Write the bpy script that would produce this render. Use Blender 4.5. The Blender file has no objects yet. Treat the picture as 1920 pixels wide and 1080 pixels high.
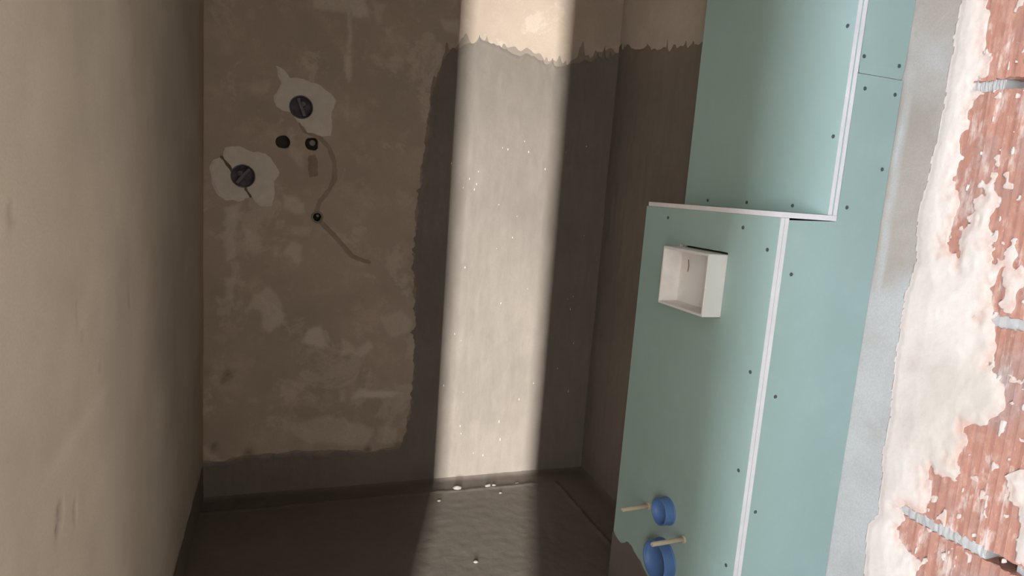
import bpy, bmesh, math
import numpy as np
from mathutils import Matrix, Vector

S = bpy.context.scene
COL = S.collection

# ------------------------------------------------------------------ camera
cam_d = bpy.data.cameras.new('camera'); cam = bpy.data.objects.new('camera', cam_d); COL.objects.link(cam)
cam_d.sensor_width = 36.0; cam_d.lens = 1211.53 / 1920 * 36; cam_d.clip_start = 0.02
def _axes(yaw, pitch, roll):
    cy, sy, cp, sp = math.cos(yaw), math.sin(yaw), math.cos(pitch), math.sin(pitch)
    fwd = Vector((sy*cp, cy*cp, -sp)); right = Vector((cy, -sy, 0)); up = right.cross(fwd)
    c, s = math.cos(roll), math.sin(roll)
    return right*c + up*s, up*c - right*s, fwd
_r, _u, _w = _axes(0.34869867, 0.14939416, 0.07339422)
EYE = 1.24
cam.matrix_world = Matrix(((_r.x, _u.x, -_w.x, 0), (_r.y, _u.y, -_w.y, 0), (_r.z, _u.z, -_w.z, EYE), (0, 0, 0, 1)))
S.camera = cam

# ------------------------------------------------------------------ world, added lamps, exposure
wd = bpy.data.worlds.new('overcast_sky'); S.world = wd; wd.use_nodes = True
wd.node_tree.nodes['Background'].inputs[0].default_value = (0.55, 0.68, 0.9, 1)
wd.node_tree.nodes['Background'].inputs[1].default_value = 0.8
def area(name, loc, target, sx, sy, power, col):
    l = bpy.data.lights.new(name, 'AREA'); l.shape = 'RECTANGLE'; l.size = sx; l.size_y = sy; l.energy = power; l.color = col
    o = bpy.data.objects.new(name, l); COL.objects.link(o); o.location = loc
    o.rotation_euler = (Vector(target) - Vector(loc)).to_track_quat('-Z', 'Y').to_euler(); return o
# added cool lamp in the left hall opening, brightens end panel and reveal
area('added_lamp_left', (-2.43, -1.47, 1.15), (0, -1.47, 1.15), 0.56, 2.1, 300, (0.74, 0.84, 1.0))
# added warm lamp in the right hall opening, brightens the left wall
area('added_lamp_right', (2.03, -1.3, 1.3), (0, -1.3, 1.3), 1.0, 1.4, 58, (1.0, 0.93, 0.85))
# added weak fill lamp in the far wall opening, lifts boxing and right wall
area('added_fill_lamp_back', (-1.73, -2.38, 1.3), (-1.73, 0, 1.3), 1.0, 1.6, 55, (0.95, 1.0, 0.93))
# added strip lamp outdoors; through the far wall's slot it casts the light band
area('added_band_lamp', (-4.38, -12.0, 3.0), (0.857, 2.547, 3.0), 0.15, 6.0, 9800, (0.95, 1.0, 1.0))
S.view_settings.view_transform = 'Standard'; S.view_settings.look = 'None'
S.view_settings.gamma = 1.0; S.view_settings.use_curve_mapping = False
S.view_settings.exposure = 0.0

# ------------------------------------------------------------------ key sizes (metres)
XL, XR, YB = -0.262, 1.329, 2.547          # bathroom walls
YD0, YD1, XJ = 0.30, 0.560, 0.72           # door wall (outer, inner face) and right reveal
XB, XU, YN, YF = 1.032, 1.163, 1.148, 1.709  # boxing: front, upper front, near and far end
ZL = 1.2365                                # ledge top
HC = 2.6                                   # ceiling

# ------------------------------------------------------------------ numpy noise
def vnoise(x, y, seed=0):
    x = np.asarray(x, float); y = np.asarray(y, float)
    xi = np.floor(x).astype(np.int64); yi = np.floor(y).astype(np.int64); fx = x - xi; fy = y - yi
    fx = fx*fx*(3-2*fx); fy = fy*fy*(3-2*fy)
    def h(a, b):
        n = (a*374761393 + b*668265263 + seed*974634777) & 0xffffffff
        n = ((n ^ (n >> 13)) * 1274126177) & 0xffffffff
        return ((n ^ (n >> 16)) & 0xffff) / 65535.0
    a = h(xi, yi)*(1-fx) + h(xi+1, yi)*fx; b = h(xi, yi+1)*(1-fx) + h(xi+1, yi+1)*fx
    return (a*(1-fy) + b*fy)*2 - 1
def fbm(x, y, seed=0, oct=4):
    s = 0; a = 0.5
    for i in range(oct):
        s = s + a*vnoise(np.asarray(x)*2**i, np.asarray(y)*2**i, seed+i*17); a *= 0.55
    return s
def sd_poly(U, V, poly):
    """signed distance, positive inside"""
    P = np.array(poly, float); d = np.full(U.shape, 1e9); ins = np.zeros(U.shape, bool)
    for i in range(len(P)):
        (x0, y0), (x1, y1) = P[i], P[(i+1) % len(P)]
        dx, dy = x1-x0, y1-y0; t = np.clip(((U-x0)*dx + (V-y0)*dy)/(dx*dx+dy*dy+1e-12), 0, 1)
        d = np.minimum(d, np.hypot(U-x0-t*dx, V-y0-t*dy))
        c = ((y0 > V) != (y1 > V)) & (U < (x1-x0)*(V-y0)/((y1-y0) if abs(y1-y0) > 1e-12 else 1e-12) + x0)
        ins ^= c
    return np.where(ins, d, -d)
def sd_line(U, V, pts):
    d = np.full(U.shape, 1e9)
    for (x0, y0), (x1, y1) in zip(pts[:-1], pts[1:]):
        dx, dy = x1-x0, y1-y0; t = np.clip(((U-x0)*dx + (V-y0)*dy)/(dx*dx+dy*dy), 0, 1)
        d = np.minimum(d, np.hypot(U-x0-t*dx, V-y0-t*dy))
    return d

# ------------------------------------------------------------------ mesh helpers
def link(name, me, mats, parent=None):
    o = bpy.data.objects.new(name, me); COL.objects.link(o)
    for m in (mats if isinstance(mats, (list, tuple)) else [mats]): me.materials.append(m)
    if parent: o.parent = parent
    return o
def tag(o, label=None, cat=None, group=None, kind=None):
    if label: o['label'] = label
    if cat: o['category'] = cat
    if group: o['group'] = group
    if kind: o['kind'] = kind
    return o
def empty(name, loc=(0, 0, 0)):
    o = bpy.data.objects.new(name, None); COL.objects.link(o); o.location = loc; return o

def sheet(name, phi_fn, u0, u1, v0, v1, step, frame, h_fn, mat, parent=None, rim=0.0, attrs=None, flip=False):
    """surface where phi(u,v) > 0, cut cleanly along its contour; frame(u,v,h) -> xyz"""
    nu = max(2, int(round((u1-u0)/step))+1); nv = max(2, int(round((v1-v0)/step))+1)
    us = np.linspace(u0, u1, nu); vs = np.linspace(v0, v1, nv)
    U, V = np.meshgrid(us, vs, indexing='ij')
    F = phi_fn(U, V) if phi_fn else np.ones(U.shape)
    F = np.where(np.abs(F) < 1e-7, 1e-7, F)
    pu, pv, faces, iso = [], [], [], []
    idx = -np.ones(U.shape, int); ec = {}
    pos = F > 0
    uu = U[pos]; vv = V[pos]; idx[pos] = np.arange(uu.size)
    pu = list(uu); pv = list(vv)
    p00, p10, p11, p01 = pos[:-1, :-1], pos[1:, :-1], pos[1:, 1:], pos[:-1, 1:]
    cnt = p00.astype(int)+p10+p11+p01
    I, J = np.nonzero(cnt == 4)
    faces = np.stack([idx[I, J], idx[I+1, J], idx[I+1, J+1], idx[I, J+1]], 1).tolist()
    isoedges = []
    def ev(a, b):
        k = (a, b) if a < b else (b, a)
        if k not in ec:
            fa, fb = F[k[0]], F[k[1]]; t = fa/(fa-fb)
            pu.append(U[k[0]]*(1-t)+U[k[1]]*t); pv.append(V[k[0]]*(1-t)+V[k[1]]*t); ec[k] = len(pu)-1
        return ec[k]
    for i, j in zip(*np.nonzero((cnt > 0) & (cnt < 4))):
        c = [(i, j), (i+1, j), (i+1, j+1), (i, j+1)]; out = []
        for k in range(4):
            a, b = c[k], c[(k+1) % 4]
            if pos[a]: out.append(int(idx[a]))
            if pos[a] != pos[b]: out.append(ev(a, b))
        if len(out) > 2:
            faces.append(out)
            n = len(uu)
            for k in range(len(out)):
                a, b = out[k], out[(k+1) % len(out)]
                if a >= n and b >= n: isoedges.append((a, b))
    pu = np.array(pu); pv = np.array(pv)
    ph = phi_fn(pu, pv) if phi_fn else np.ones(pu.shape)
    ph[len(uu):] = 0
    H = h_fn(pu, pv, ph)
    X = np.stack(np.broadcast_arrays(*frame(pu, pv, H)), 1)
    if rim and isoedges:
        base = {}
        Xr = []
        for a, b in isoedges:
            for q in (a, b):
                if q not in base:
                    base[q] = len(X)+len(Xr); Xr.append(np.array(frame(pu[q], pv[q], H[q]-rim), float))
            faces.append([b, a, base[a], base[b]])
        X = np.vstack([X, np.array(Xr)])
    if flip: faces = [f[::-1] for f in faces]
    me = bpy.data.meshes.new(name); me.from_pydata(X.tolist(), [], faces)
    me.polygons.foreach_set('use_smooth', np.ones(len(me.polygons), bool))
    for an, fn in (attrs or {}).items():
        at = me.attributes.new(an, 'FLOAT', 'POINT')
        val = fn(pu, pv)
        full = np.zeros(len(X)); full[:len(val)] = val; at.data.foreach_set('value', full.astype(np.float32))
    me.update()
    return link(name, me, mat, parent)

def bm_box(bm, a, b, mat=0):
    x0, y0, z0 = a; x1, y1, z1 = b
    v = [bm.verts.new(p) for p in ((x0,y0,z0),(x1,y0,z0),(x1,y1,z0),(x0,y1,z0),(x0,y0,z1),(x1,y0,z1),(x1,y1,z1),(x0,y1,z1))]
    fs = []
    for q in ((0,3,2,1),(4,5,6,7),(0,1,5,4),(1,2,6,5),(2,3,7,6),(3,0,4,7)):
        f = bm.faces.new([v[i] for i in q]); f.material_index = mat; fs.append(f)
    return fs
def bm_obj(name, bm, mats, parent=None, smooth=False, bevel=0, segs=2):
    me = bpy.data.meshes.new(name)
    if bevel:
        bmesh.ops.bevel(bm, geom=list(bm.edges), offset=bevel, segments=segs, affect='EDGES', profile=0.5, clamp_overlap=True)
    bmesh.ops.recalc_face_normals(bm, faces=bm.faces); bm.to_mesh(me); bm.free()
    if smooth: me.polygons.foreach_set('use_smooth', np.ones(len(me.polygons), bool))
    return link(name, me, mats, parent)
def box(name, a, b, mat, parent=None, bevel=0):
    bm = bmesh.new(); bm_box(bm, a, b); return bm_obj(name, bm, mat, parent, bevel=bevel)
def lathe(bm, prof, axis_o, ax, ux, n=28):
    """prof: (radius, along axis) pairs revolved round axis ax from axis_o"""
    ax = Vector(ax).normalized(); ux = Vector(ux).normalized(); vx = ax.cross(ux); o = Vector(axis_o); rings = []
    for r, h in prof:
        if r < 1e-6: rings.append([bm.verts.new(o+ax*h)])
        else: rings.append([bm.verts.new(o+ax*h+(ux*math.cos(t)+vx*math.sin(t))*r) for t in [2*math.pi*k/n for k in range(n)]])
    for A, B in zip(rings[:-1], rings[1:]):
        if len(A) == 1 and len(B) == 1: continue
        for k in range(n):
            k2 = (k+1) % n
            if len(A) == 1: bm.faces.new((A[0], B[k], B[k2]))
            elif len(B) == 1: bm.faces.new((A[k], A[k2], B[0]))
            else: bm.faces.new((A[k], A[k2], B[k2], B[k]))

# ------------------------------------------------------------------ materials
class NT:
    def __init__(s, name):
        s.m = bpy.data.materials.new(name); s.m.use_nodes = True; s.t = s.m.node_tree; s.n = s.t.nodes; s.l = s.t.links
        s.b = s.n['Principled BSDF']; s.tc = s.n.new('ShaderNodeTexCoord'); s.hgt = []
    def _in(s, sock, v):
        if isinstance(v, bpy.types.NodeSocket): s.l.new(v, sock)
        elif isinstance(v, (tuple, list)) and sock.type == 'RGBA': sock.default_value = (*v[:3], 1)
        else: sock.default_value = v
    def mapping(s, scale=(1, 1, 1), rot=(0, 0, 0)):
        mp = s.n.new('ShaderNodeMapping'); mp.inputs['Scale'].default_value = scale; mp.inputs['Rotation'].default_value = rot
        s.l.new(s.tc.outputs['Object'], mp.inputs[0]); return mp.outputs[0]
    def noise(s, scale, detail=4, rough=0.55, st=(1, 1, 1), dist=0.0):
        n = s.n.new('ShaderNodeTexNoise'); n.inputs['Scale'].default_value = scale; n.inputs['Detail'].default_value = detail
        n.inputs['Roughness'].default_value = rough; n.inputs['Distortion'].default_value = dist
        s.l.new(s.mapping(st), n.inputs['Vector']); return n.outputs['Fac']
    def ramp(s, f, lo, hi, a=0.0, b=1.0):
        n = s.n.new('ShaderNodeMapRange'); n.clamp = True; s._in(n.inputs[0], f)
        for k, v in zip((1, 2, 3, 4), (lo, hi, a, b)): n.inputs[k].default_value = v
        return n.outputs[0]
    def math(s, op, a, b):
        n = s.n.new('ShaderNodeMath'); n.operation = op; s._in(n.inputs[0], a); s._in(n.inputs[1], b); return n.outputs[0]
    def mix(s, f, a, b, mode='MIX'):
        n = s.n.new('ShaderNodeMix'); n.data_type = 'RGBA'; n.blend_type = mode
        s._in(n.inputs[0], f); s._in(n.inputs[6], a); s._in(n.inputs[7], b); return n.outputs[2]
    def attr(s, name):
        n = s.n.new('ShaderNodeAttribute'); n.attribute_name = name; return n.outputs['Fac']
    def bump(s, h, strength, dist=0.002):
        n = s.n.new('ShaderNodeBump'); n.inputs['Strength'].default_value = strength; n.inputs['Distance'].default_value = dist
        s._in(n.inputs['Height'], h)
        if s.hgt: s.l.new(s.hgt[-1], n.inputs['Normal'])
        s.hgt.append(n.outputs[0])
    def done(s, col, rough=0.9, spec=0.3, **kw):
        s._in(s.b.inputs['Base Color'], col); s._in(s.b.inputs['Roughness'], rough); s.b.inputs['Specular IOR Level'].default_value = spec
        for k, v in kw.items(): s._in(s.b.inputs[k], v)
        if s.hgt: s.l.new(s.hgt[-1], s.b.inputs['Normal'])
        return s.m
def mul(c, k): return tuple(x*k for x in c)

def plaster(name, base, pale, mott=0.5, use_attr=True, grain=0.25):
    t = NT(name)
    big = t.noise(2.3, 5, 0.6); mid = t.noise(9, 5, 0.65); fine = t.noise(260, 2, 0.5); blot = t.noise(5.0, 6, 0.7, dist=0.4)
    c = t.mix(t.ramp(big, 0.35, 0.68), mul(base, 0.86), mul(base, 1.12))
    c = t.mix(t.ramp(mid, 0.52, 0.66, 0, mott*0.5), c, mul(base, 1.32))
    c = t.mix(t.ramp(blot, 0.56, 0.62, 0, mott*0.42), c, pale)
    if use_attr:
        p = t.math('MULTIPLY', t.attr('pale'), t.ramp(mid, 0.28, 0.55, 0.55, 1.0))
        c = t.mix(p, c, pale)
        c = t.mix(t.math('MULTIPLY', t.attr('dark'), t.ramp(t.noise(45, 4), 0.3, 0.6, 0.5, 1.0)), c, mul(base, 0.32))
    c = t.mix(t.ramp(fine, 0.3, 0.7, 0, 0.25), c, mul(base, 0.7))
    t.bump(t.noise(18, 5, 0.6), grain, 0.006); t.bump(fine, grain, 0.0012)
    return t.done(c, 0.93, 0.2)
M = {}
M['plaster_back'] = plaster('lime_cement_plaster', (0.43, 0.328, 0.255), (0.64, 0.53, 0.44), 0.85)
M['plaster_left'] = plaster('smooth_felted_plaster', (0.42, 0.345, 0.278), (0.50, 0.42, 0.345), 0.12, True, 0.15)
M['plaster_right'] = plaster('pale_grey_plaster', (0.46, 0.38, 0.31), (0.60, 0.57, 0.53), 0.35)
M['plaster_hall'] = plaster('hall_plaster', (0.58, 0.55, 0.50), (0.64, 0.61, 0.57), 0.2, False)

def pale_mat(name, base, var):
    t = NT(name); a = t.noise(30, 5, 0.6); b = t.noise(6, 4)
    c = t.mix(t.ramp(a, 0.35, 0.7), base, var); c = t.mix(t.ramp(b, 0.4, 0.7, 0, 0.4), c, mul(base, 0.82))
    t.bump(a, 0.4, 0.002); return t.done(c, 0.93, 0.2)
M['patch'] = pale_mat('gypsum_patch', (0.66, 0.565, 0.485), (0.58, 0.485, 0.405))
M['chase'] = pale_mat('filled_chase_mortar', (0.29, 0.215, 0.16), (0.345, 0.26, 0.2))
M['redpatch'] = pale_mat('red_clay_rubble', (0.27, 0.175, 0.125), (0.33, 0.235, 0.175))
M['cranny'] = pale_mat('dark_crack_brown', (0.13, 0.09, 0.065), (0.2, 0.14, 0.1))  # dark brown for the crack strip and the foam scratches

def slurry(name, base, rough=0.62):
    t = NT(name)
    brush = t.noise(9, 5, 0.6, st=(2.2, 2.2, 0.6), dist=0.6); big = t.noise(2.2, 4, 0.6); fine = t.noise(170, 3, 0.6)
    c = t.mix(t.ramp(big, 0.35, 0.7), mul(base, 0.88), mul(base, 1.12))
    c = t.mix(t.ramp(brush, 0.42, 0.75, 0, 0.4), c, mul(base, 1.25))
    c = t.mix(t.ramp(fine, 0.35, 0.7, 0, 0.2), c, mul(base, 0.75))
    t.bump(brush, 0.25, 0.006); t.bump(fine, 0.2, 0.0012)
    return t.done(c, rough, 0.35)
M['slurry'] = slurry('grey_waterproofing_slurry', (0.172, 0.137, 0.111))
M['slurry_floor'] = slurry('floor_waterproofing_slurry', (0.135, 0.108, 0.087), 0.55)
M['wash'] = slurry('thin_slurry_film', (0.25, 0.195, 0.152), 0.8)
M['crumb'] = pale_mat('mortar_crumb', (0.25, 0.22, 0.19), (0.19, 0.165, 0.14))

def board():
    t = NT('green_plasterboard_paper')
    a = t.noise(3, 4, 0.5); f = t.noise(330, 2, 0.5); sm = t.noise(12, 5, 0.6)
    c = t.mix(t.ramp(a, 0.35, 0.65), (0.36, 0.467, 0.412), (0.39, 0.497, 0.45))
    c = t.mix(t.ramp(sm, 0.55, 0.75, 0, 0.25), c, (0.45, 0.55, 0.48))
    c = t.mix(t.ramp(f, 0.35, 0.7, 0, 0.12), c, (0.30, 0.42, 0.36))
    t.bump(f, 0.08, 0.0008)
    return t.done(c, 0.82, 0.25)
M['board'] = board()
M['gypsum'] = pale_mat('cut_gypsum_edge', (0.88, 0.81, 0.785), (0.82, 0.75, 0.725))
t = NT('expanded_polystyrene'); n_ = t.noise(400, 2); d_ = t.noise(9, 4, 0.6)
c_ = t.mix(t.ramp(d_, 0.5, 0.72, 0, 0.45), (0.86, 0.81, 0.775), (0.70, 0.56, 0.49)); t.bump(n_, 0.15, 0.0012)
M['foam'] = t.done(c_, 0.85, 0.25)
t = NT('blue_plastic'); M['blue'] = t.done(t.mix(t.noise(14, 3), (0.085, 0.165, 0.37), (0.11, 0.20, 0.43)), 0.42, 0.45)
t = NT('dark_grey_plastic'); M['plug'] = t.done(t.mix(t.ramp(t.noise(40, 4), 0.35, 0.7), (0.085, 0.07, 0.08), (0.17, 0.14, 0.15)), 0.55, 0.4)
t = NT('dark_hole_rubber'); M['hole'] = t.done(t.mix(t.noise(60, 3), (0.045, 0.04, 0.028), (0.075, 0.065, 0.045)), 0.8, 0.2)
t = NT('dull_brass_thread'); M['brass'] = t.done(t.mix(t.noise(60, 3), (0.17, 0.15, 0.115), (0.26, 0.23, 0.18)), 0.5, 0.5)
t = NT('beige_dowel_wood'); w_ = t.noise(60, 4, 0.6, st=(0.2, 1, 1)); t.bump(w_, 0.2, 0.001)
M['dowel'] = t.done(t.mix(w_, (0.52, 0.40, 0.28), (0.68, 0.57, 0.44)), 0.75, 0.3)
t = NT('dark_screw_steel'); M['screw'] = t.done(t.mix(t.noise(200, 2), (0.055, 0.06, 0.06), (0.1, 0.11, 0.11)), 0.5, 0.5)
t = NT('fired_clay_block')
b1 = t.noise(4, 5, 0.6); b2 = t.noise(60, 5, 0.65); b3 = t.noise(22, 5, 0.7, st=(1, 1.6, 0.5))
c_ = t.mix(t.ramp(b1, 0.35, 0.68), (0.29, 0.135, 0.095), (0.37, 0.19, 0.14)); c_ = t.mix(t.ramp(b2, 0.5, 0.75, 0, 0.5), c_, (0.43, 0.285, 0.225))
c_ = t.mix(t.ramp(b3, 0.54, 0.64, 0, 0.8), c_, (0.50, 0.40, 0.34))
c_ = t.mix(t.ramp(b1, 0.30, 0.40, 0.55, 0), c_, (0.24, 0.20, 0.185))
t.bump(b2, 0.5, 0.003); M['brick'] = t.done(c_, 0.9, 0.25)
M['mortar'] = pale_mat('grey_joint_mortar', (0.30, 0.28, 0.26), (0.40, 0.38, 0.355))
t = NT('lime_reveal_plaster')
r1 = t.noise(7, 5, 0.6); r2 = t.noise(55, 5, 0.65); r3 = t.noise(25, 4, 0.6)
c_ = t.mix(t.ramp(r1, 0.38, 0.66), (0.49, 0.425, 0.375), (0.44, 0.375, 0.325)); c_ = t.mix(t.ramp(r3, 0.55, 0.75, 0, 0.4), c_, (0.45, 0.33, 0.275))
c_ = t.mix(t.ramp(r2, 0.5, 0.8, 0, 0.35), c_, (0.56, 0.50, 0.45)); c_ = t.mix(t.math('MULTIPLY', t.attr('float_finish'), t.ramp(r3, 0.3, 0.6, 0.7, 1.0)), c_, (0.385, 0.33, 0.28))
c_ = t.mix(t.math('MULTIPLY', t.attr('thin'), t.ramp(r2, 0.35, 0.6, 0.1, 0.75)), c_, (0.40, 0.25, 0.195))
t.bump(r2, 0.35, 0.002); t.bump(r3, 0.2, 0.003)
M['reveal'] = t.done(c_, 0.92, 0.2)
t = NT('screed_concrete'); s1 = t.noise(8, 5, 0.6); t.bump(s1, 0.2, 0.004); M['concrete'] = t.done(t.mix(s1, (0.34, 0.31, 0.28), (0.44, 0.41, 0.37)), 0.9, 0.25)

# ------------------------------------------------------------------ traced shapes on the back wall (x, z in metres)
PATCH1 = [(-0.028,1.624),(-0.003,1.606),(0.025,1.584),(0.068,1.588),(0.119,1.57),(0.149,1.545),(0.18,1.519),(0.167,1.465),(0.166,1.393),(0.124,1.387),(0.083,1.397),(0.054,1.427),(0.028,1.461),(-0.025,1.477),(-0.033,1.516),(-0.009,1.555)]
PATCH2 = [(-0.195,1.319),(-0.145,1.327),(-0.096,1.31),(-0.061,1.309),(-0.04,1.289),(-0.014,1.246),(-0.024,1.208),(-0.024,1.155),(-0.037,1.117),(-0.073,1.115),(-0.108,1.15),(-0.136,1.129),(-0.184,1.13),(-0.218,1.143),(-0.235,1.185),(-0.242,1.236),(-0.232,1.266),(-0.199,1.283)]
STAINS = [(0.35,[(-0.11,1.564),(-0.044,1.572),(-0.044,1.522),(-0.109,1.515)]),(0.8,[(-0.191,1.107),(-0.146,1.118),(-0.139,1.073),(-0.159,1.004),(-0.151,0.929),(-0.19,0.912)]),(0.6,[(-0.121,1.044),(-0.093,1.023),(-0.064,1.001),(-0.06,0.947),(-0.092,0.939),(-0.124,0.983)]),(0.8,[(0.005,1.165),(0.048,1.164),(0.082,1.132),(0.079,1.097),(0.05,1.091),(0.006,1.119)]),(0.5,[(0.036,1.052),(0.099,1.055),(0.1,1.016),(0.037,1.013)]),(0.8,[(0.037,0.994),(0.078,0.98),(0.076,0.933),(0.062,0.901),(0.039,0.92),(0.009,0.942)]),(0.4,[(-0.028,0.972),(0.001,0.973),(0.002,0.934),(-0.027,0.933)]),(0.5,[(0.023,1.335),(0.077,1.336),(0.075,1.268),(0.046,1.274),(0.027,1.302)]),(0.6,[(-0.19,0.853),(-0.156,0.853),(-0.155,0.764),(-0.19,0.764)]),(0.6,[(-0.093,0.791),(-0.038,0.822),(0.011,0.749),(0.012,0.687),(-0.027,0.643),(-0.06,0.67),(-0.068,0.722),(-0.116,0.739)]),(0.8,[(0.104,0.656),(0.154,0.674),(0.178,0.583),(0.114,0.593),(0.076,0.598)]),(0.8,[(0.228,0.624),(0.268,0.605),(0.286,0.573),(0.33,0.605),(0.362,0.581),(0.31,0.535),(0.269,0.559),(0.235,0.555)]),(0.5,[(0.379,0.706),(0.459,0.735),(0.507,0.688),(0.501,0.631),(0.428,0.622),(0.39,0.66)]),(1,[(0.271,0.376),(0.31,0.408),(0.438,0.399),(0.471,0.388),(0.439,0.365),(0.312,0.365)]),(0.5,[(0.222,0.411),(0.248,0.41),(0.25,0.358),(0.223,0.359)]),(0.5,[(0.045,0.279),(0.19,0.309),(0.371,0.242),(0.372,0.213),(0.337,0.166),(0.124,0.19),(0.046,0.242)]),(0.4,[(0.389,0.251),(0.473,0.246),(0.472,0.157),(0.383,0.173)]),(0.7,[(0.069,1.949),(0.251,1.98),(0.291,1.847),(0.291,1.828),(0.232,1.819),(0.226,1.837),(0.134,1.832),(0.095,1.834)]),(0.8,[(0.211,1.849),(0.227,1.852),(0.232,1.687),(0.216,1.685)]),(0.9,[(0.207,1.684),(0.234,1.687),(0.237,1.586),(0.214,1.606)]),(0.5,[(0.299,1.887),(0.355,1.891),(0.337,1.82),(0.317,1.812)]),(0.4,[(0.343,1.801),(0.379,1.811),(0.375,1.771)]),(0.5,[(0.55,1.867),(0.631,1.874),(0.635,1.813),(0.574,1.825)]),(0.4,[(0.517,1.781),(0.567,1.768),(0.557,1.751)]),(0.3,[(-0.125,1.792),(-0.098,1.796),(-0.098,1.764),(-0.125,1.76)]),(0.3,[(-0.208,1.674),(-0.169,1.68),(-0.168,1.638),(-0.208,1.633)]),(0.5,[(0.22,1.538),(0.23,1.539),(0.233,1.449),(0.223,1.448)])]
CHASE = [(0.059,1.424),(0.076,1.401),(0.129,1.381),(0.164,1.346),(0.183,1.295),(0.185,1.235),(0.169,1.195),(0.135,1.147),(0.125,1.112),(0.137,1.073),(0.188,1.025),(0.26,0.945),(0.326,0.922)]
REDP = [(0.089,1.312),(0.119,1.318),(0.125,1.241),(0.095,1.233),(0.087,1.267)]
CRACK = [(-0.203,1.282),(-0.178,1.25),(-0.160,1.225),(-0.128,1.186),(-0.106,1.148)]
COAT = [(-0.4,-0.1),(-0.4,0.135),(-0.235,0.140),(-0.19,0.132),(-0.114,0.156),(0.0,0.152),(0.081,0.158),(0.373,0.137),(0.487,0.148),(0.505,0.2),(0.528,0.354),(0.525,0.52),(0.522,0.693),(0.505,0.85),(0.501,1.018),(0.51,1.2),(0.521,1.333),(0.53,1.45),(0.544,1.578),(0.57,1.68),(0.603,1.755),(0.66,1.79),(0.729,1.802),(0.85,1.787),(0.93,1.775),(1.003,1.755),(1.08,1.762),(1.17,1.79),(1.25,1.82),(1.4,1.86),(1.4,-0.1)]
VALVES = [(0.061, 1.483, 0.0415, 1.2), (-0.132, 1.221, 0.0415, 2.25)]
HOLES = [(0.001, 1.354, 0.0235), (0.101, 1.356, 0.0235), (0.127, 1.088, 0.016)]

# ------------------------------------------------------------------ structure: floor, walls, ceiling
def f_floor(u, v, h): return u, v, h
XRIDGE, YRIDGE = 1.146, 2.425
def floor_h(u, v, ph):
    wob = 0.006*fbm(u*14, v*14, 5)
    e = np.minimum(XRIDGE + wob - u, YRIDGE + wob - v)                  # > 0 on the screed
    cove = -0.007*np.clip(-e/0.012, 0, 1)
    d = np.minimum(XR-u, YB-v); cove = cove + 0.010*np.clip((0.03-d)/0.03, 0, 1)**2
    ridge = 0.006*np.exp(-(e/0.008)**2)*(0.7+0.9*fbm(u*30, v*30, 9))
    return cove + ridge + 0.0022*fbm(u*6, v*6, 3) + 0.0012*fbm(u*35, v*35, 8)
floor = box('floor', (XL-0.15, YD1-0.002, -0.14), (XR+0.15, YB+0.15, -0.02), M['concrete'])
tag(floor, 'dark slurry-coated bathroom floor below the back wall', 'floor', kind='structure')
sheet('waterproofing_coat', None, XL, XR, YD1, YB, 0.009, f_floor, floor_h, M['slurry_floor'], floor)

def back_frame(off=0.0): return lambda u, v, h: (u, YB - off - h, v)
def back_phi(u, v):
    f = np.full(np.shape(u), 1.0)
    for x, z, r, _ in VALVES: f = np.minimum(f, np.hypot(u-x, v-z) - r)
    for x, z, r in HOLES:
        a = np.arctan2(v-z, u-x); f = np.minimum(f, np.hypot(u-x, v-z) - r*(1 + 0.16*vnoise(np.cos(a)*1.6+x*40, np.sin(a)*1.6, 3)))
    return f
def pale_attr(u, v):
    a = np.zeros(u.shape); wu = u + 0.012*fbm(u*25, v*25, 31); wv = v + 0.012*fbm(u*25, v*25, 47)
    for k, p in STAINS: a = np.maximum(a, k*np.clip((sd_poly(wu, wv, p)+0.004)/0.014, 0, 1))
    return a
def dark_attr(u, v):
    a = np.zeros(u.shape)
    for x, z, r, k in ((-0.173,0.488,0.016,0.9),(-0.19,0.463,0.012,0.7),(-0.222,0.20,0.014,0.8),(-0.1,0.165,0.02,0.7),(0.35,0.15,0.014,0.8),(0.47,0.155,0.02,0.7),(-0.25,0.5,0.02,0.3)):
        a = np.maximum(a, k*np.clip(1.4 - np.hypot(u-x, (v-z)*0.8)/r - 0.5*fbm(u*60, v*60, 3), 0, 1))
    return a
wall_back = box('wall_back', (XL-0.15, YB+0.055, -0.05), (XR+0.15, YB+0.2, HC), M['concrete'])
tag(wall_back, 'brown plastered back wall with the shower pipe openings', 'wall', kind='structure')
def back_h(u, v, ph): return 0.0025*fbm(u*5, v*5, 12) + 0.0012*fbm(u*22, v*22, 15)
sheet('plaster_coat', back_phi, XL, XR, 0.0, HC, 0.008, back_frame(), back_h, M['plaster_back'], wall_back, rim=0.055,
      attrs={'pale': pale_attr, 'dark': dark_attr})
def spikes(u, seed):
    n = vnoise(u*70, u*0+3.3, seed); m = vnoise(u*18, u*0+7.7, seed+3)
    return 0.095*np.clip(n-0.2, 0, 1)**1.2*np.clip(m+0.35, 0, 1) + 0.012*vnoise(u*35, u*0, seed+7)
def coat_phi(u, v):
    top = np.clip((v-1.5)/0.15, 0, 1)
    uu = u + (0.016*fbm(u*20, v*16, 61, 4) + 0.009*np.clip(vnoise(v*42, u*30, 66)-0.1, 0, 1)*2 + 0.004*vnoise(v*110, u*60, 68))*(1-0.6*top)
    vv = v - top*spikes(u, 71) + (1-top)*(0.014*fbm(u*22, v*10, 81) + 0.005*vnoise(u*80, v*40, 83))
    return np.minimum(sd_poly(uu, vv, COAT), back_phi(u, v))
def coat_h(u, v, ph):
    return back_h(u, v, ph) + np.clip(ph*0.3, 0.0006, 0.0022) + 0.0004*vnoise(u*55, v*9, 21)*np.clip(ph/0.02, 0, 1) + 0.0012*np.exp(-((ph-0.012)/0.008)**2)*(1+vnoise(u*60, v*60, 5))
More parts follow.
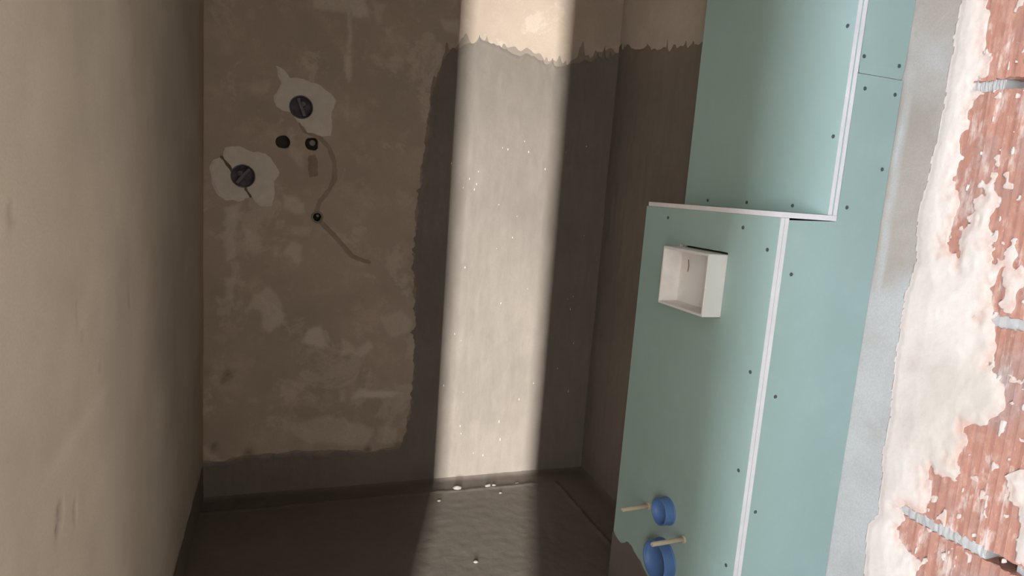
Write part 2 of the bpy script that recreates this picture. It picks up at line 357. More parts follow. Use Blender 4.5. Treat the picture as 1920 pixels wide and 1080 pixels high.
sheet('waterproofing_coat', coat_phi, XL+0.001, XR, 0.001, 1.95, 0.005, back_frame(0.0008), coat_h, M['slurry'], wall_back)
for nm, poly, seed in (('plaster_patch', PATCH1, 91), ('plaster_patch', PATCH2, 97)):
    P = np.array(poly)
    def phi(u, v, poly=poly, seed=seed):
        return np.minimum(sd_poly(u + 0.010*fbm(u*24, v*24, seed), v + 0.010*fbm(u*24, v*24, seed+5), poly), back_phi(u, v))
    sheet(nm, phi, P[:, 0].min()-0.015, P[:, 0].max()+0.015, P[:, 1].min()-0.015, P[:, 1].max()+0.015, 0.004, back_frame(0.0006),
          lambda u, v, ph: back_h(u, v, ph) + np.clip(ph*0.35, 0.0005, 0.003), M['patch'], wall_back)
sheet('filled_chase', lambda u, v: np.minimum(0.0085 + 0.004*fbm(u*45, v*45, 5) - sd_line(u, v, CHASE), back_phi(u, v)), 0.03, 0.36, 0.89, 1.45, 0.004,
      back_frame(0.0008), lambda u, v, ph: back_h(u, v, ph) + np.clip(ph*0.2, 0.0004, 0.0015), M['chase'], wall_back)
sheet('clay_patch', lambda u, v: np.minimum(sd_poly(u + 0.008*fbm(u*40, v*40, 3), v, REDP), back_phi(u, v)), 0.07, 0.14, 1.22, 1.33, 0.004,
      back_frame(0.0009), lambda u, v, ph: back_h(u, v, ph) + np.clip(ph*0.2, 0.0004, 0.0015), M['redpatch'], wall_back)
sheet('crack', lambda u, v: np.minimum(0.0042 + 0.003*vnoise(u*70, v*70, 5) - sd_line(u, v, CRACK), back_phi(u, v)), -0.22, -0.09, 1.13, 1.30, 0.0025,
      back_frame(0.0045), lambda u, v, ph: back_h(u, v, ph), M['cranny'], wall_back)
def wash_phi(u, v):
    top = np.clip((v-1.5)/0.15, 0, 1)
    uu = u + 0.014*fbm(u*26, v*26, 161, 4); vv = v - top*(spikes(u+0.37, 171)*1.5 + 0.012) - (1-top)*0.004 + 0.008*fbm(u*30, v*18, 181)
    return np.minimum(sd_poly(uu, vv, COAT) + 0.004, back_phi(u, v))
sheet('thin_slurry_wash', wash_phi, XL+0.001, XR, 0.001, 2.02, 0.005, back_frame(0.0004), lambda u, v, ph: back_h(u, v, ph) + 0.0002, M['wash'], wall_back)
# small slurry drips, coloured pale to stand for bright glints on the coat
bm = bmesh.new()
rng = np.random.default_rng(4)
DR = [(0.631,1.329),(0.745,1.305),(0.84,1.408),(0.863,1.404),(0.732,1.233),(0.74,1.255),(0.709,1.274),(0.685,1.237),(0.91,0.241),(0.739,0.381),(0.847,0.091),(0.741,0.197),(0.802,0.104),(0.735,0.231)]
DR += [(float(a), float(b)) for a, b in zip(rng.uniform(0.6, 1.25, 26), rng.uniform(0.1, 1.5, 26))]
for x, z in DR:
    k = rng.uniform(0.6, 1.2)
    bmesh.ops.create_icosphere(bm, subdivisions=1, radius=0.0019*k, matrix=Matrix.Translation((x, YB-0.004, z)) @ Matrix.Diagonal((1, 0.8, rng.uniform(1.2, 4), 1)))
tag(bm_obj('slurry_drip_glints', bm, M['patch'], wall_back, smooth=True), kind='stuff')

wall_left = box('wall_left', (XL-0.2, YD0+0.06, -0.05), (XL-0.03, YB+0.06, HC), M['concrete'])
tag(wall_left, 'smooth beige plastered wall filling the left side', 'wall', kind='structure')
LM = [(0.921,0.784,0.010,0.022,1.0),(0.908,0.768,0.008,0.012,0.6),(0.981,0.757,0.007,0.020,0.8),(0.8,1.175,0.012,0.016,0.35),(1.02,1.03,0.006,0.03,0.35),(1.04,0.995,0.012,0.01,0.3),(1.345,0.996,0.012,0.03,0.35),(1.13,0.92,0.008,0.012,0.4),(2.3,0.5,0.03,0.02,0.25)]
def left_dark(u, v):
    a = np.zeros(u.shape)
    for y, z, a1, b1, k in LM:
        a = np.maximum(a, k*np.clip(1.5 - np.hypot((u-y)/a1/0.75, (v-z)/b1/0.75) - 0.6*fbm(u*120, v*120, 9), 0, 1))
    return a
LS = [(1.0,0.98,0.86,0.02,0.12),]
def left_pale(u, v):
    a = 0.45*np.clip(fbm(u*3.1+4, v*1.6, 24, 4)*2.2-0.15, 0, 1)
    s = 0.5*np.clip(1-np.abs(v-0.865-0.06*(u-1))/0.022, 0, 1)*np.clip((u-0.85)/0.05, 0, 1)*np.clip((1.25-u)/0.1, 0, 1)
    return np.maximum(a, s)
def left_h(u, v, ph): return 0.003*fbm(u*3, v*3, 2) - 0.006*left_dark(u, v)
f_left = lambda u, v, h: (XL + h, u, v)
sheet('plaster_coat', None, YD0+0.06, YB, 0.0, HC, 0.009, f_left, left_h, M['plaster_left'], wall_left, attrs={'pale': left_pale, 'dark': left_dark})
sheet('waterproofing_coat', lambda u, v: 0.131 + 0.007*fbm(u*16, v*5, 7) + 0.004*vnoise(u*60, v*20, 3) - v, YD1+0.02, YB-0.002, 0.0, 0.18, 0.006,
      f_left, lambda u, v, ph: left_h(u, v, ph) + np.clip(ph*0.3, 0.0008, 0.0025), M['slurry_floor'], wall_left)

wall_right = box('wall_right', (XR+0.03, YD1, -0.05), (XR+0.2, YB+0.06, HC), M['concrete'])
tag(wall_right, 'right wall, slurry coated beside the corner and pale plaster near the door', 'wall', kind='structure')
f_right = lambda u, v, h: (XR - h, u, v)
def right_h(u, v, ph): return 0.003*fbm(u*4, v*4, 42) + 0.001*fbm(u*22, v*22, 45)
def right_pale(u, v):
    near = np.clip((1.25-u)/0.05, 0, 1)
    edge = np.clip(1-np.abs(u-1.135-0.012*fbm(v*6, u*0, 7))/0.016, 0, 1)*np.clip((1.58-v)/0.08, 0, 1)
    return np.maximum(near*np.clip(fbm(u*9, v*5+2, 44)*2+0.9-np.clip(v-1.15, -.2, .5)*2.4, 0, 1)*0.9, edge)
sheet('plaster_coat', None, YD1, YB, 0.0, HC, 0.010, f_right, right_h, M['plaster_right'], wall_right, attrs={'pale': right_pale, 'dark': lambda u, v: u*0})
sheet('waterproofing_coat', lambda u, v: np.minimum(np.interp(u, [1.7, 1.977, 2.2, 2.464, 2.547], [1.76, 1.784, 1.80, 1.851, 1.858]) + spikes(u*1.3, 113) + 0.008*fbm(u*30, v*8, 6) - v, u-1.62),
      1.60, YB, 0.0, 1.95, 0.006, f_right, lambda u, v, ph: right_h(u, v, ph) + np.clip(ph*0.3, 0.0008, 0.0022) + 0.001*vnoise(u*50, v*8, 2)*np.clip(ph/0.02, 0, 1), M['slurry'], wall_right)

ceiling = box('ceiling', (XL-0.2, YD0, HC), (XR+0.2, YB+0.2, HC+0.12), M['plaster_hall'])
tag(ceiling, 'bare plaster ceiling above the bathroom', 'ceiling', kind='structure')

# ------------------------------------------------------------------ door wall with the broken brick reveal
wall_front = box('wall_front', (XJ+0.19, YD0, -0.05), (XR+0.7, YD1, HC), M['concrete'])
tag(wall_front, 'door wall with red clay blocks and broken plaster along its reveal', 'wall', kind='structure')
lint = box('lintel', (XL-0.03, YD0+0.001, 2.25), (XJ+0.19, YD1, HC), M['concrete'], wall_front)
def block_mesh(seed):
    rg = np.random.default_rng(seed); bm = bmesh.new()
    y0, y1 = YD0+0.004, YD1-0.012; prof = [(XJ+0.185, y0)]
    pitch = 0.0096; n = int((y1-y0)/pitch)
    for k in range(n):
        y = y0 + k*pitch; d = rg.uniform(0.0022, 0.0042)
        prof += [(XJ+rg.uniform(0, .0006), y), (XJ+rg.uniform(0, .0006), y+pitch*0.52), (XJ+d, y+pitch*0.62), (XJ+d, y+pitch*0.92)]
    prof += [(XJ+0.0005, y1), (XJ+0.185, y1)]
    nz = 5; zs = np.linspace(0, 0.238, nz)
    rings = [[bm.verts.new((x + (0.0012*rg.random() if i in (0, nz-1) else 0), y, z + (rg.uniform(-.0015, .0015) if i in (0, nz-1) else 0))) for x, y in prof] for i, z in enumerate(zs)]
    for a, b in zip(rings[:-1], rings[1:]):
        for k in range(len(prof)):
            k2 = (k+1) % len(prof); bm.faces.new((a[k], a[k2], b[k2], b[k]))
    bm.faces.new(rings[0][::-1]); bm.faces.new(rings[-1])
    bmesh.ops.recalc_face_normals(bm, faces=bm.faces); me = bpy.data.meshes.new('brick'); bm.to_mesh(me); bm.free(); me.materials.append(M['brick']); return me
variants = [block_mesh(s) for s in (1, 2, 3)]
Z0 = 1.140 - 0.25*5
for k in range(0, 10):
    zb = Z0 + 0.006 + 0.25*(k-0)
    if zb + 0.238 > 2.25 or zb < -0.12: continue
    o = bpy.data.objects.new('brick', variants[k % 3]); COL.objects.link(o); o.location = (0, 0, zb); o.parent = wall_front
def joint(zc, y0, y1, recess, tz=0.014, seed=0):
    bm = bmesh.new(); rg = np.random.default_rng(seed); n = 40; A = []; B = []
    for k in range(n+1):
        y = y0 + (y1-y0)*k/n; dx = recess + rg.uniform(-.0005, .0005); z = zc + rg.uniform(-.0006, .0006)
        A.append([bm.verts.new(p) for p in ((XJ+0.188, y, z-tz/2), (XJ+dx+rg.uniform(.0005, .0015), y, z-tz/2), (XJ+dx+rg.uniform(-.0003, .0005), y, z), (XJ+dx+rg.uniform(.0005, .0015), y, z+tz/2), (XJ+0.188, y, z+tz/2))])
    for a, b in zip(A[:-1], A[1:]):
        for i in range(5): bm.faces.new((a[i], a[(i+1) % 5], b[(i+1) % 5], b[i]))
    bm.faces.new(A[0]); bm.faces.new(A[-1][::-1])
    bm_obj('mortar_joint', bm, M['mortar'], wall_front)
for k in range(1, 10):
    zc = Z0 + 0.25*k
    if abs(zc-1.39) < 0.01: joint(zc, 0.502, YD1-0.012, 0.004, seed=k); joint(zc, YD0+0.004, 0.47, 0.012, seed=40+k); joint(zc, 0.468, 0.505, 0.17, 0.010, seed=60+k)
    elif abs(zc-0.89) < 0.01: joint(zc, 0.432, YD1-0.012, 0.002, seed=k); joint(zc, YD0+0.004, 0.405, 0.01, seed=40+k); joint(zc, 0.404, 0.434, 0.17, 0.010, seed=60+k)
    else: joint(zc, YD0+0.004, YD1-0.012, 0.003, seed=k)
EXPOSED = [(0.545,1.60),(0.5413,1.5162),(0.5331,1.4479),(0.5276,1.4302),(0.5208,1.4179),(0.5197,1.3954),(0.5326,1.3925),(0.5254,1.3792),(0.5353,1.3745),(0.5335,1.3512),(0.5342,1.3279),(0.5361,1.3043),(0.5386,1.2834),(0.5328,1.2685),(0.5263,1.2568),(0.5322,1.2474),(0.5315,1.2262),(0.5364,1.2073),(0.5197,1.1958),(0.516,1.2096),(0.5142,1.2337),(0.5124,1.2575),(0.5067,1.2752),(0.4912,1.2841),(0.4884,1.253),(0.4861,1.2245),(0.4765,1.2083),(0.4702,1.1977),(0.478,1.1792),(0.4777,1.1618),(0.473,1.1452),(0.4704,1.1369),(0.4646,1.1295),(0.4607,1.0894),(0.4483,1.0756),(0.4422,1.06),(0.4438,1.0448),(0.4615,1.0233),(0.4743,1.0122),(0.475,0.9995),(0.4804,0.9783),(0.4754,0.9679),(0.4791,0.9535),(0.4919,0.954),(0.5032,0.9619),(0.5083,0.9531),(0.4966,0.9255),(0.4964,0.9058),(0.5276,0.8861),(0.5314,0.8666),(0.5202,0.845),(0.5007,0.8358),(0.4887,0.7885),(0.3734,0.78),(0.20,0.83),(0.20,0.90),(0.3852,0.9122),(0.3965,0.8906),(0.4032,0.9132),(0.4051,0.9387),(0.4038,0.9599),(0.4176,0.9646),(0.425,0.9758),(0.4166,0.9885),(0.4057,0.9993),(0.20,1.06),(0.20,1.60)]
EDGE = [(0.5672,0.7839),(0.5727,0.8366),(0.5731,0.8475),(0.5609,0.8686),(0.5641,0.8994),(0.5689,0.9471),(0.5677,0.9827),(0.5713,1.0232),(0.5734,1.0637),(0.5747,1.104),(0.5746,1.1441),(0.5674,1.191),(0.572,1.2163),(0.5756,1.248),(0.5698,1.2923),(0.5664,1.3475),(0.5664,1.3836),(0.5653,1.4484),(0.5663,1.489)]
def reveal_phi(u, v):
    e = np.interp(v, [p[1] for p in EDGE], [p[0] for p in EDGE]) + 0.0022*fbm(v*60, u*0, 5) + 0.0012*vnoise(v*220, u*0, 8)
    ex = sd_poly(u + 0.010*fbm(u*60, v*45, 51), v + 0.012*fbm(u*60, v*45, 57), EXPOSED) + 0.0025*vnoise(u*230, v*150, 5)
    spk = 0.006*(fbm(u*150, v*85, 77, 3)*1.3 - 0.5)                     # stray specks of plaster left on the clay
    spk2 = 0.010*(vnoise(u*104, v*11, 87)*0.8 + 0.5*vnoise(u*160, v*70, 88) - 0.42 - 1.3*np.abs(v-0.90)/0.2)   # streaks between the ribs
    spk3 = 0.010*(vnoise(u*104, v*12, 89)*0.8 + 0.5*vnoise(u*160, v*70, 90) - 0.22 - 1.3*np.abs(v-1.20)/0.12 - 6*np.clip(u-0.47, 0, 1))
    p = np.maximum(np.maximum(-ex, np.minimum(spk, 0.02)), np.maximum(spk2, spk3))
    for zc, ue in ((0.89, 0.525), (1.14, 0.470), (1.39, 0.522)): p = np.minimum(p, np.abs(v-zc) - 0.006 + 0.6*np.clip(u-ue, 0, 1) + 0.006*vnoise(u*70, v*0+zc, 3) + 0.003*vnoise(u*200, v*150, 4))
    hole = 0.004 - np.hypot((u-0.566+0.022)/1.0, (v-1.053)*0.5)
    return np.minimum(p, e-u)
def reveal_h(u, v, ph):
    return np.clip(ph*0.25, 0.0004, 0.0022) + np.clip((ph-0.01)*0.08, 0, 0.002) + 0.0006*fbm(u*40, v*40, 6)
f_rev = lambda u, v, h: (XJ - h, u, v)
RA = {'thin': lambda u, v: np.clip(1.15 - reveal_phi(u, v)/0.010 + 0.9*fbm(u*50, v*30, 14), 0, 1)*np.clip((0.556-u)/0.010, 0, 1),
      'float_finish': lambda u, v: np.clip(1.6 - np.hypot((u-0.492)/0.045, (v-1.035)/0.075) + 0.5*fbm(u*30, v*30, 18), 0, 1)}
def reveal_h2(u, v, ph): return reveal_h(u, v, np.minimum(ph, 0.05))
sheet('reveal_plaster', reveal_phi, YD0, 0.585, 0.70, 1.62, 0.0022, f_rev, reveal_h2, M['reveal'], wall_front, rim=0.006, attrs=RA)
sheet('reveal_plaster', reveal_phi, YD0, 0.585, 0.0, 0.70, 0.007, f_rev, reveal_h2, M['reveal'], wall_front, rim=0.006, attrs=RA)
sheet('reveal_plaster', reveal_phi, YD0, 0.585, 1.62, 2.25, 0.007, f_rev, reveal_h2, M['reveal'], wall_front, rim=0.006, attrs=RA)

# ------------------------------------------------------------------ the hall behind the camera (out of view, its openings added for the lamps)
HX0, HX1, HY0 = -2.4, 2.0, -2.3
hall_floor = box('floor_hall', (HX0-0.2, HY0-0.2, -0.14), (HX1+0.2, YD1-0.002, -0.005), M['concrete']); tag(hall_floor, 'raw concrete hall floor outside the doorway', 'floor', kind='structure')
hall_ceil = box('ceiling_hall', (HX0-0.2, HY0-0.2, HC), (HX1+0.2, YD0, HC+0.12), M['plaster_hall']); tag(hall_ceil, 'plain plaster ceiling of the hall', 'ceiling', kind='structure')
bm = bmesh.new()
for a, b in (((HX0-0.2, HY0, 0), (HX0, -1.75, HC)), ((HX0-0.2, -1.19, 0), (HX0, YD0, HC)), ((HX0-0.2, -1.75, 0), (HX0, -1.19, 0.1)), ((HX0-0.2, -1.75, 2.2), (HX0, -1.19, HC))): bm_box(bm, a, b)
tag(bm_obj('wall_hall_left', bm, M['plaster_hall']), 'unseen hall wall with a narrow tall opening added for a lamp', 'wall', kind='structure')
bm = bmesh.new()
for a, b in (((HX1, HY0, 0), (HX1+0.2, -1.8, HC)), ((HX1, -0.8, 0), (HX1+0.2, YD0, HC)), ((HX1, -1.8, 0), (HX1+0.2, -0.8, 0.6)), ((HX1, -1.8, 2.0), (HX1+0.2, -0.8, HC))): bm_box(bm, a, b)
tag(bm_obj('wall_hall_right', bm, M['plaster_hall']), 'unseen hall wall with a smaller opening added for a lamp', 'wall', kind='structure')
SX = 0.857 - 0.36*(YB-HY0); SW = 0.29  # added slot, placed and sized to shape the light band
bm = bmesh.new()
for a, b in (((HX0-0.2, HY0-0.05, 0), (-2.23, HY0, HC)), ((-1.23, HY0-0.05, 0), (SX-SW/2, HY0, HC)), ((-2.23, HY0-0.05, 0), (-1.23, HY0, 0.5)), ((-2.23, HY0-0.05, 2.1), (-1.23, HY0, HC)), ((SX+SW/2, HY0-0.05, 0), (HX1+0.2, HY0, HC)), ((SX-SW/2, HY0-0.05, 2.2), (SX+SW/2, HY0, HC))): bm_box(bm, a, b)
tag(bm_obj('wall_hall_back', bm, M['plaster_hall']), 'unseen hall wall with an opening and a tall slot added for lamps', 'wall', kind='structure')
tag(box('wall_hall_front', (HX0, YD0-0.001, 0), (-0.13, YD0+0.06, HC), M['plaster_hall']), 'unseen hall wall left of the bathroom doorway, extended to shade the front board', 'wall', kind='structure')  # wall end run into the doorway to keep lamp light off the front board

# ------------------------------------------------------------------ plasterboard boxing for the concealed cistern
boxing = empty('cistern_boxing', (XB, (YN+YF)/2, 0))
tag(boxing, 'stepped green plasterboard boxing for the toilet cistern on the right wall', 'boxing')
BO = Vector((XB, (YN+YF)/2, 0))
def board_box(name, parts, axis, parent=boxing):
    """boxes whose faces across `axis` are green paper and whose cut edges are white gypsum"""
    bm = bmesh.new()
    for a, b in parts: bm_box(bm, a, b)
    bmesh.ops.remove_doubles(bm, verts=bm.verts, dist=1e-5); bmesh.ops.translate(bm, verts=bm.verts, vec=-BO)
    bmesh.ops.recalc_face_normals(bm, faces=bm.faces)
    for f in bm.faces: f.material_index = 0 if abs(f.normal[axis]) > 0.8 else 1
    me = bpy.data.meshes.new(name); bm.to_mesh(me); bm.free()
    return link(name, me, [M['board'], M['gypsum']], parent)
T = 0.0125
FY0, FY1, FZ0, FZ1 = 1.311, 1.516, 0.963, 1.128        # cut-out for the flush box
def holed(x0, x1, z0, z1, dy=0.0):
    return [((x0, YN+dy, z0), (x1, FY0, z1)), ((x0, FY1, z0), (x1, YF-dy*0, z1)), ((x0, FY0, z0), (x1, FY1, FZ0)), ((x0, FY0, FZ1), (x1, FY1, z1))]
ZF = ZL - T
board_box('front_board', holed(XB, XB+T-0.0012, 0, ZF), 0)
board_box('front_board', holed(XB+T+0.0012, XB+2*T, 0, ZF, 0.002), 0)
board_box('ledge_board', [((XB+0.002, YN-0.001, ZF+0.0005), (XU+2*T, YF-0.006, ZL))], 2)
ZJ = 1.552
board_box('upper_board', [((XU, YN+0.001, ZL+0.0005), (XU+T-0.0012, YF, HC))], 0)
board_box('upper_board', [((XU+T+0.0012, YN, ZL+0.0005), (XU+2*T, YF-0.003, HC))], 0)
# end panels facing the door: L-shaped lower sheet and an upper sheet with a tapered lower edge
def prism_y(name, poly, y0, y1, parent=boxing):
    bm = bmesh.new(); A = [bm.verts.new((x, y0, z)) for x, z in poly]; B = [bm.verts.new((x, y1, z)) for x, z in poly]
    bm.faces.new(A); bm.faces.new(B[::-1])
    for k in range(len(poly)):
        k2 = (k+1) % len(poly); bm.faces.new((A[k], B[k], B[k2], A[k2]))
    bmesh.ops.translate(bm, verts=bm.verts, vec=-BO); bmesh.ops.recalc_face_normals(bm, faces=bm.faces)
    for f in bm.faces: f.material_index = 0 if abs(f.normal.y) > 0.8 else 1
    me = bpy.data.meshes.new(name); bm.to_mesh(me); bm.free(); return link(name, me, [M['board'], M['gypsum']], parent)
XE0, XE1 = XB+2*T+0.001, XR-0.002
prism_y('end_board', [(XE0, 0), (XE1, 0), (XE1, ZJ-0.0012), (XU+2*T+0.001, ZJ-0.0012), (XU+2*T+0.001, ZF-0.0008), (XE0, ZF-0.0045)], YN+0.003, YN+0.003+T)
bm = bmesh.new(); yq = YN+0.003; secs = [(ZJ+0.0015, 0.0050), (ZJ+0.024, 0.0008), (ZJ+0.05, 0), (HC, 0)]
rows = [[bm.verts.new(p) for p in ((XU+2*T+0.001, yq+d, z), (XE1, yq+d, z), (XE1, yq+T, z), (XU+2*T+0.001, yq+T, z))] for z, d in secs]
for a, b in zip(rows[:-1], rows[1:]):
    for k in range(4): bm.faces.new((a[k], a[(k+1) % 4], b[(k+1) % 4], b[k]))
bm.faces.new(rows[0][::-1]); bm.faces.new(rows[-1]); bmesh.ops.translate(bm, verts=bm.verts, vec=-BO)
bmesh.ops.recalc_face_normals(bm, faces=bm.faces)
for f in bm.faces: f.material_index = 0 if abs(f.normal.y) > 0.8 else 1
me = bpy.data.meshes.new('end_board'); bm.to_mesh(me); bm.free(); link('end_board', me, [M['board'], M['gypsum']], boxing)
# far ends, closing the boxing towards the shower
board_box('far_board', [((XB+2*T+0.001, YF-T-0.004, 0), (XE1, YF-0.004, ZF-0.001))], 1)
board_box('far_board', [((XU+2*T+0.001, YF-T-0.006, ZL+0.001), (XE1, YF-0.006, HC))], 1)
# screws
bm = bmesh.new(); lathe(bm, [(0.0, 0.0004), (0.0012, 0.0004), (0.0022, 0.0016), (0.0042, 0.0012), (0.0046, 0.0)], (0, 0, 0), (0, -1, 0), (1, 0, 0), 12)
bmesh.ops.recalc_face_normals(bm, faces=bm.faces); screw_me = bpy.data.meshes.new('screw'); bm.to_mesh(screw_me); bm.free(); screw_me.materials.append(M['screw'])
def screw(p, facing):
    o = bpy.data.objects.new('screw', screw_me); COL.objects.link(o); o.parent = boxing; o.location = Vector(p)-BO
    if facing == 'x': o.rotation_euler = (0, 0, -math.pi/2)
for x, z in ((1.202,1.588),(1.308,1.581),(1.218,1.521),(1.309,1.518),(1.305,1.35),(1.217,1.257),(1.084,1.099),(1.087,0.812),(1.075,0.527),(1.205,1.80),(1.307,1.80),(1.075,0.25)): screw((x, YN+0.003, z), 'y')
for y, z in ((1.166,1.412),(1.261,1.253),(1.427,1.254),(1.596,1.253),(1.17,1.65)): screw((XU, y, z), 'x')
for y, z in ((1.177,1.15),(1.18,0.864),(1.176,0.624),(1.589,1.196),(1.268,1.193),(1.176,0.38)): screw((XB, y, z), 'x')
# slurry turned up over the bottom of the front board
def turn_phi(u, v):
    top = np.interp(u, [YN, 1.3, 1.49, 1.542, 1.593, 1.625, 1.655, 1.70, YF], [0.15, 0.155, 0.153, 0.172, 0.192, 0.186, 0.166, 0.172, 0.18])
    return top + 0.008*fbm(u*26, v*8, 4) - v
sheet('waterproofing_coat', turn_phi, YN, YF, 0.0, 0.23, 0.005, lambda u, v, h: (-h, u-BO.y, v), lambda u, v, ph: np.clip(ph*0.3, 0.0008, 0.003), M['slurry'], boxing)

# ------------------------------------------------------------------ polystyrene flush box in the cut-out
fb = empty('flush_box', (1.03, 1.4135, 0.965))
tag(fb, 'open white polystyrene flush box sticking out of the green front board', 'box')
def local(o, ob): ob.location = -o.location; return ob
x0, x1, xb = 0.979, 1.075, 1.033; y0, y1, z0, z1, w = 1.313, 1.514, 0.966, 1.122, 0.006
bm = bmesh.new()
outer_f = [(x0, y0, z0), (x0, y1, z0), (x0, y1, z1), (x0, y0, z1)]; inner_f = [(x0, y0+w, z0+w), (x0, y1-w, z0+w), (x0, y1-w, z1-w), (x0, y0+w, z1-w)]
outer_b = [(x1, *p[1:]) for p in outer_f]; inner_b = [(xb, y0+w+.003, z0+w+.003), (xb, y1-w-.003, z0+w+.003), (xb, y1-w-.003, z1-w-.003), (xb, y0+w+.003, z1-w-.003)]
V = [[bm.verts.new(p) for p in q] for q in (outer_b, outer_f, inner_f, inner_b)]
for a, b in zip(V[:-1], V[1:]):
    for k in range(4): bm.faces.new((a[k], a[(k+1) % 4], b[(k+1) % 4], b[k]))
bm.faces.new(V[-1]); bm.faces.new(V[0][::-1])
bmesh.ops.bevel(bm, geom=list(bm.edges), offset=0.0012, segments=2, affect='EDGES', clamp_overlap=True)
local(fb, bm_obj('foam_shell', bm, M['foam'], fb))
for nm, pts in (('scratch', [(1.47, 1.09), (1.466, 1.075), (1.468, 1.06)]), ('scratch', [(1.375, 1.077), (1.367, 1.066), (1.363, 1.06)])):
    o = sheet(nm, lambda u, v, pts=pts: 0.0018 - sd_line(u, v, pts), min(p[0] for p in pts)-.01, max(p[0] for p in pts)+.01, min(p[1] for p in pts)-.01, max(p[1] for p in pts)+.01, 0.001,
              lambda u, v, h: (xb - 0.0006 + h*0, u, v), lambda u, v, ph: ph*0, M['cranny'], fb); local(fb, o)

# ------------------------------------------------------------------ blue pipe plugs and fixing rods
def pipe_plug(y, z, r, L, label):
    o = empty('pipe_plug', (XB, y, z)); tag(o, label, 'pipe plug', 'blue pipe plugs on the front board')
    bm = bmesh.new(); lathe(bm, [(r*1.0, -0.0002), (r*1.0, -L+0.002), (r*0.985, -L), (r*0.93, -L), (r*0.90, -L+0.004), (r*0.88, -L+0.016), (0, -L+0.018)], (0, 0, 0), (1, 0, 0), (0, 0, 1), 40)
    c = bm_obj('cap', bm, M['blue'], o, smooth=True)
    bm = bmesh.new(); lathe(bm, [(r*1.0, -0.004), (r*1.05, -0.004), (r*1.05, 0.0)], (0, 0, 0), (1, 0, 0), (0, 0, 1), 40); bm_obj('collar', bm, M['blue'], o, smooth=True)
pipe_plug(1.433, 0.388, 0.037, 0.030, 'smaller upper blue pipe plug between the two beige rods')
pipe_plug(1.425, 0.247, 0.056, 0.034, 'large lower blue pipe plug below the nearer beige rod')
def rod(y, z, L, drop, label):
    o = empty('fixing_rod', (XB, y, z)); tag(o, label, 'rod', 'toilet fixing rods on the front board')
    ax = Vector((-1, 0, -drop/L)); bm = bmesh.new()
    lathe(bm, [(0, -0.02), (0.0062, -0.02), (0.0062, L-0.002), (0.0052, L), (0.0035, L), (0.0032, L-0.006), (0, L-0.006)], (0, 0, 0), ax, (0, 1, 0), 18); bm_obj('sleeve', bm, M['dowel'], o, smooth=True)
    bm = bmesh.new(); lathe(bm, [(0.0062, 0.001), (0.0105, 0.001), (0.0105, 0.004), (0.0062, 0.005)], (0, 0, 0), ax, (0, 1, 0), 18); bm_obj('washer', bm, M['dowel'], o)
rod(1.526, 0.355, 0.090, 0.003, 'farther beige fixing rod, left of the upper blue plug')
rod(1.346, 0.352, 0.101, 0.003, 'nearer beige fixing rod above the large lower blue plug')

# ------------------------------------------------------------------ shower valves and pipe outlets in the back wall
for (x, z, r, ang), lab in zip(VALVES, ('dark round valve cap in the upper pale patch', 'dark round valve cap in the lower pale patch by the left corner')):
    o = empty('shower_valve', (x, YB, z)); tag(o, lab, 'valve', 'concealed shower valves in the back wall')
    bm = bmesh.new(); lathe(bm, [(r*1.0, 0.05), (r*1.0, -0.004), (r*0.93, -0.005), (r*0.90, 0.0), (r*0.86, 0.020), (0.0, 0.022)], (0, 0, 0), (0, 1, 0), (1, 0, 0), 36); bm_obj('housing', bm, M['plug'], o, smooth=True)
    bm = bmesh.new(); bm_box(bm, (-r*0.82, -0.003, -0.006), (r*0.82, 0.024, 0.006)); f = bm_obj('grip_fin', bm, M['plug'], o, bevel=0.0015); f.rotation_euler = (0, ang, 0)
    bm = bmesh.new(); lathe(bm, [(0, -0.001), (0.009, 0.0), (0.011, 0.024)], (r*0.38*math.cos(ang), 0, r*0.3*math.sin(ang)), (0, 1, 0), (1, 0, 0), 8); bm_obj('spindle', bm, M['plug'], o)
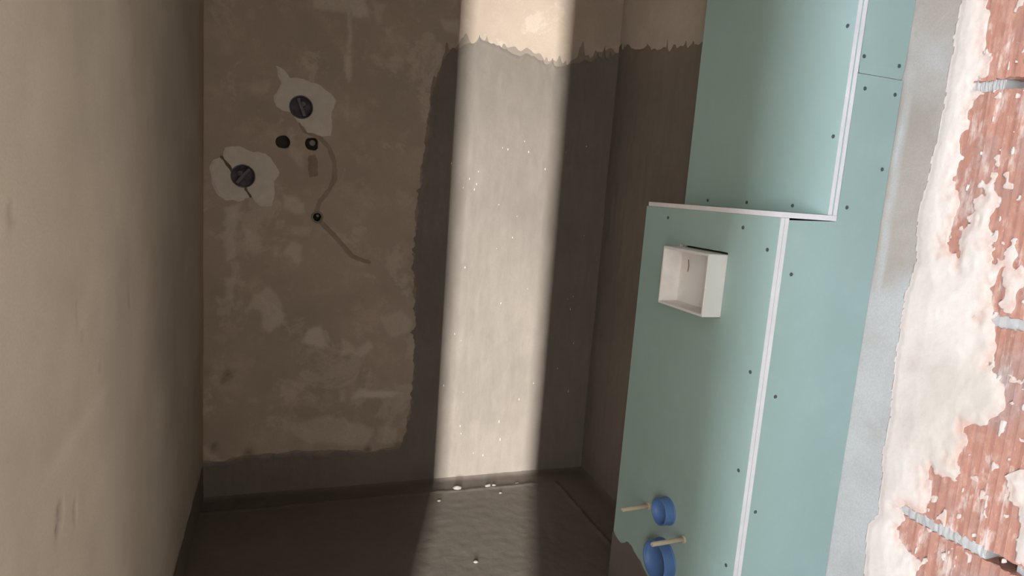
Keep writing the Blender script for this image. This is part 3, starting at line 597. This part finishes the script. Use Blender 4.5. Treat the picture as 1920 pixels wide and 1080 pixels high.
for (x, z, r), lab, pr in zip(HOLES, ('dark pipe outlet between the two valve caps, the left of a pair', 'dark pipe outlet with a pale plug, the right of a pair', 'small pipe outlet below the curved filled groove'), (0.0, 0.010, 0.005)):
    o = empty('pipe_outlet', (x, YB, z)); tag(o, lab, 'pipe outlet', 'pipe outlets in the back wall')
    bm = bmesh.new(); lathe(bm, [(r*1.25, 0.006), (r*1.15, 0.012), (r*1.0, 0.045), (r*0.8, 0.048), (0, 0.048)], (0, 0, 0), (0, 1, 0), (1, 0, 0), 24); bm_obj('sleeve', bm, M['hole'], o, smooth=True)
    if pr:
        bm = bmesh.new(); lathe(bm, [(0.0, 0.012), (pr*0.5, 0.012), (pr*0.6, 0.008), (pr, 0.008), (pr, 0.046)], (0.002, 0, 0.004), (0, 1, 0), (1, 0, 0), 16); bm_obj('threaded_plug', bm, M['brass'], o)
bm = bmesh.new(); lathe(bm, [(0.0155, -0.002), (0.0155, -0.005), (0.019, -0.006), (0.0225, -0.004), (0.0225, 0.002)], (0, 0, 0), (0, 1, 0), (1, 0, 0), 24)
for ob in bpy.data.objects:
    if ob.name.startswith('pipe_outlet') and abs(ob.location.z-1.088) < 1e-4: bm_obj('flange', bm, M['brass'], ob, smooth=True)

# ------------------------------------------------------------------ mortar crumbs on the floor
def crumb(x, y, r, label, seed):
    rg = np.random.default_rng(seed); bm = bmesh.new(); bmesh.ops.create_icosphere(bm, subdivisions=2, radius=1)
    zc = floor_h(np.array([x]), np.array([y]), None)[0]
    for v in bm.verts:
        k = 1 + 0.35*float(fbm(v.co.x*1.6+seed*3.1, v.co.y*1.6+v.co.z*2.3, seed)); v.co = Vector((v.co.x*1.5*k, v.co.y*1.0*k, v.co.z*0.8*k))*r
    zmin = min(v.co.z for v in bm.verts)
    o = bm_obj('mortar_crumb', bm, M['crumb'], None); o.location = (x, y, zc - zmin - 0.001)
    tag(o, label, 'crumb', 'mortar crumbs on the bathroom floor')
crumb(0.709, 2.432, 0.0125, 'largest pale mortar crumb at the foot of the lit back wall', 1)
crumb(0.843, 2.434, 0.0085, 'mortar crumb right of the largest one along the floor ridge', 2)
crumb(0.868, 2.430, 0.006, 'small mortar crumb touching the second largest on the floor ridge', 7)
crumb(0.975, 2.440, 0.0060, 'rightmost mortar crumb near the right end of the lit floor', 3)
crumb(0.610, 2.344, 0.0050, 'mortar crumb at the left edge of the lit floor', 4)
crumb(0.634, 1.900, 0.0060, 'mortar crumb nearest the camera on the lit floor', 5)
crumb(0.874, 2.362, 0.0045, 'lone mortar crumb in front of the floor ridge, right of middle', 6)
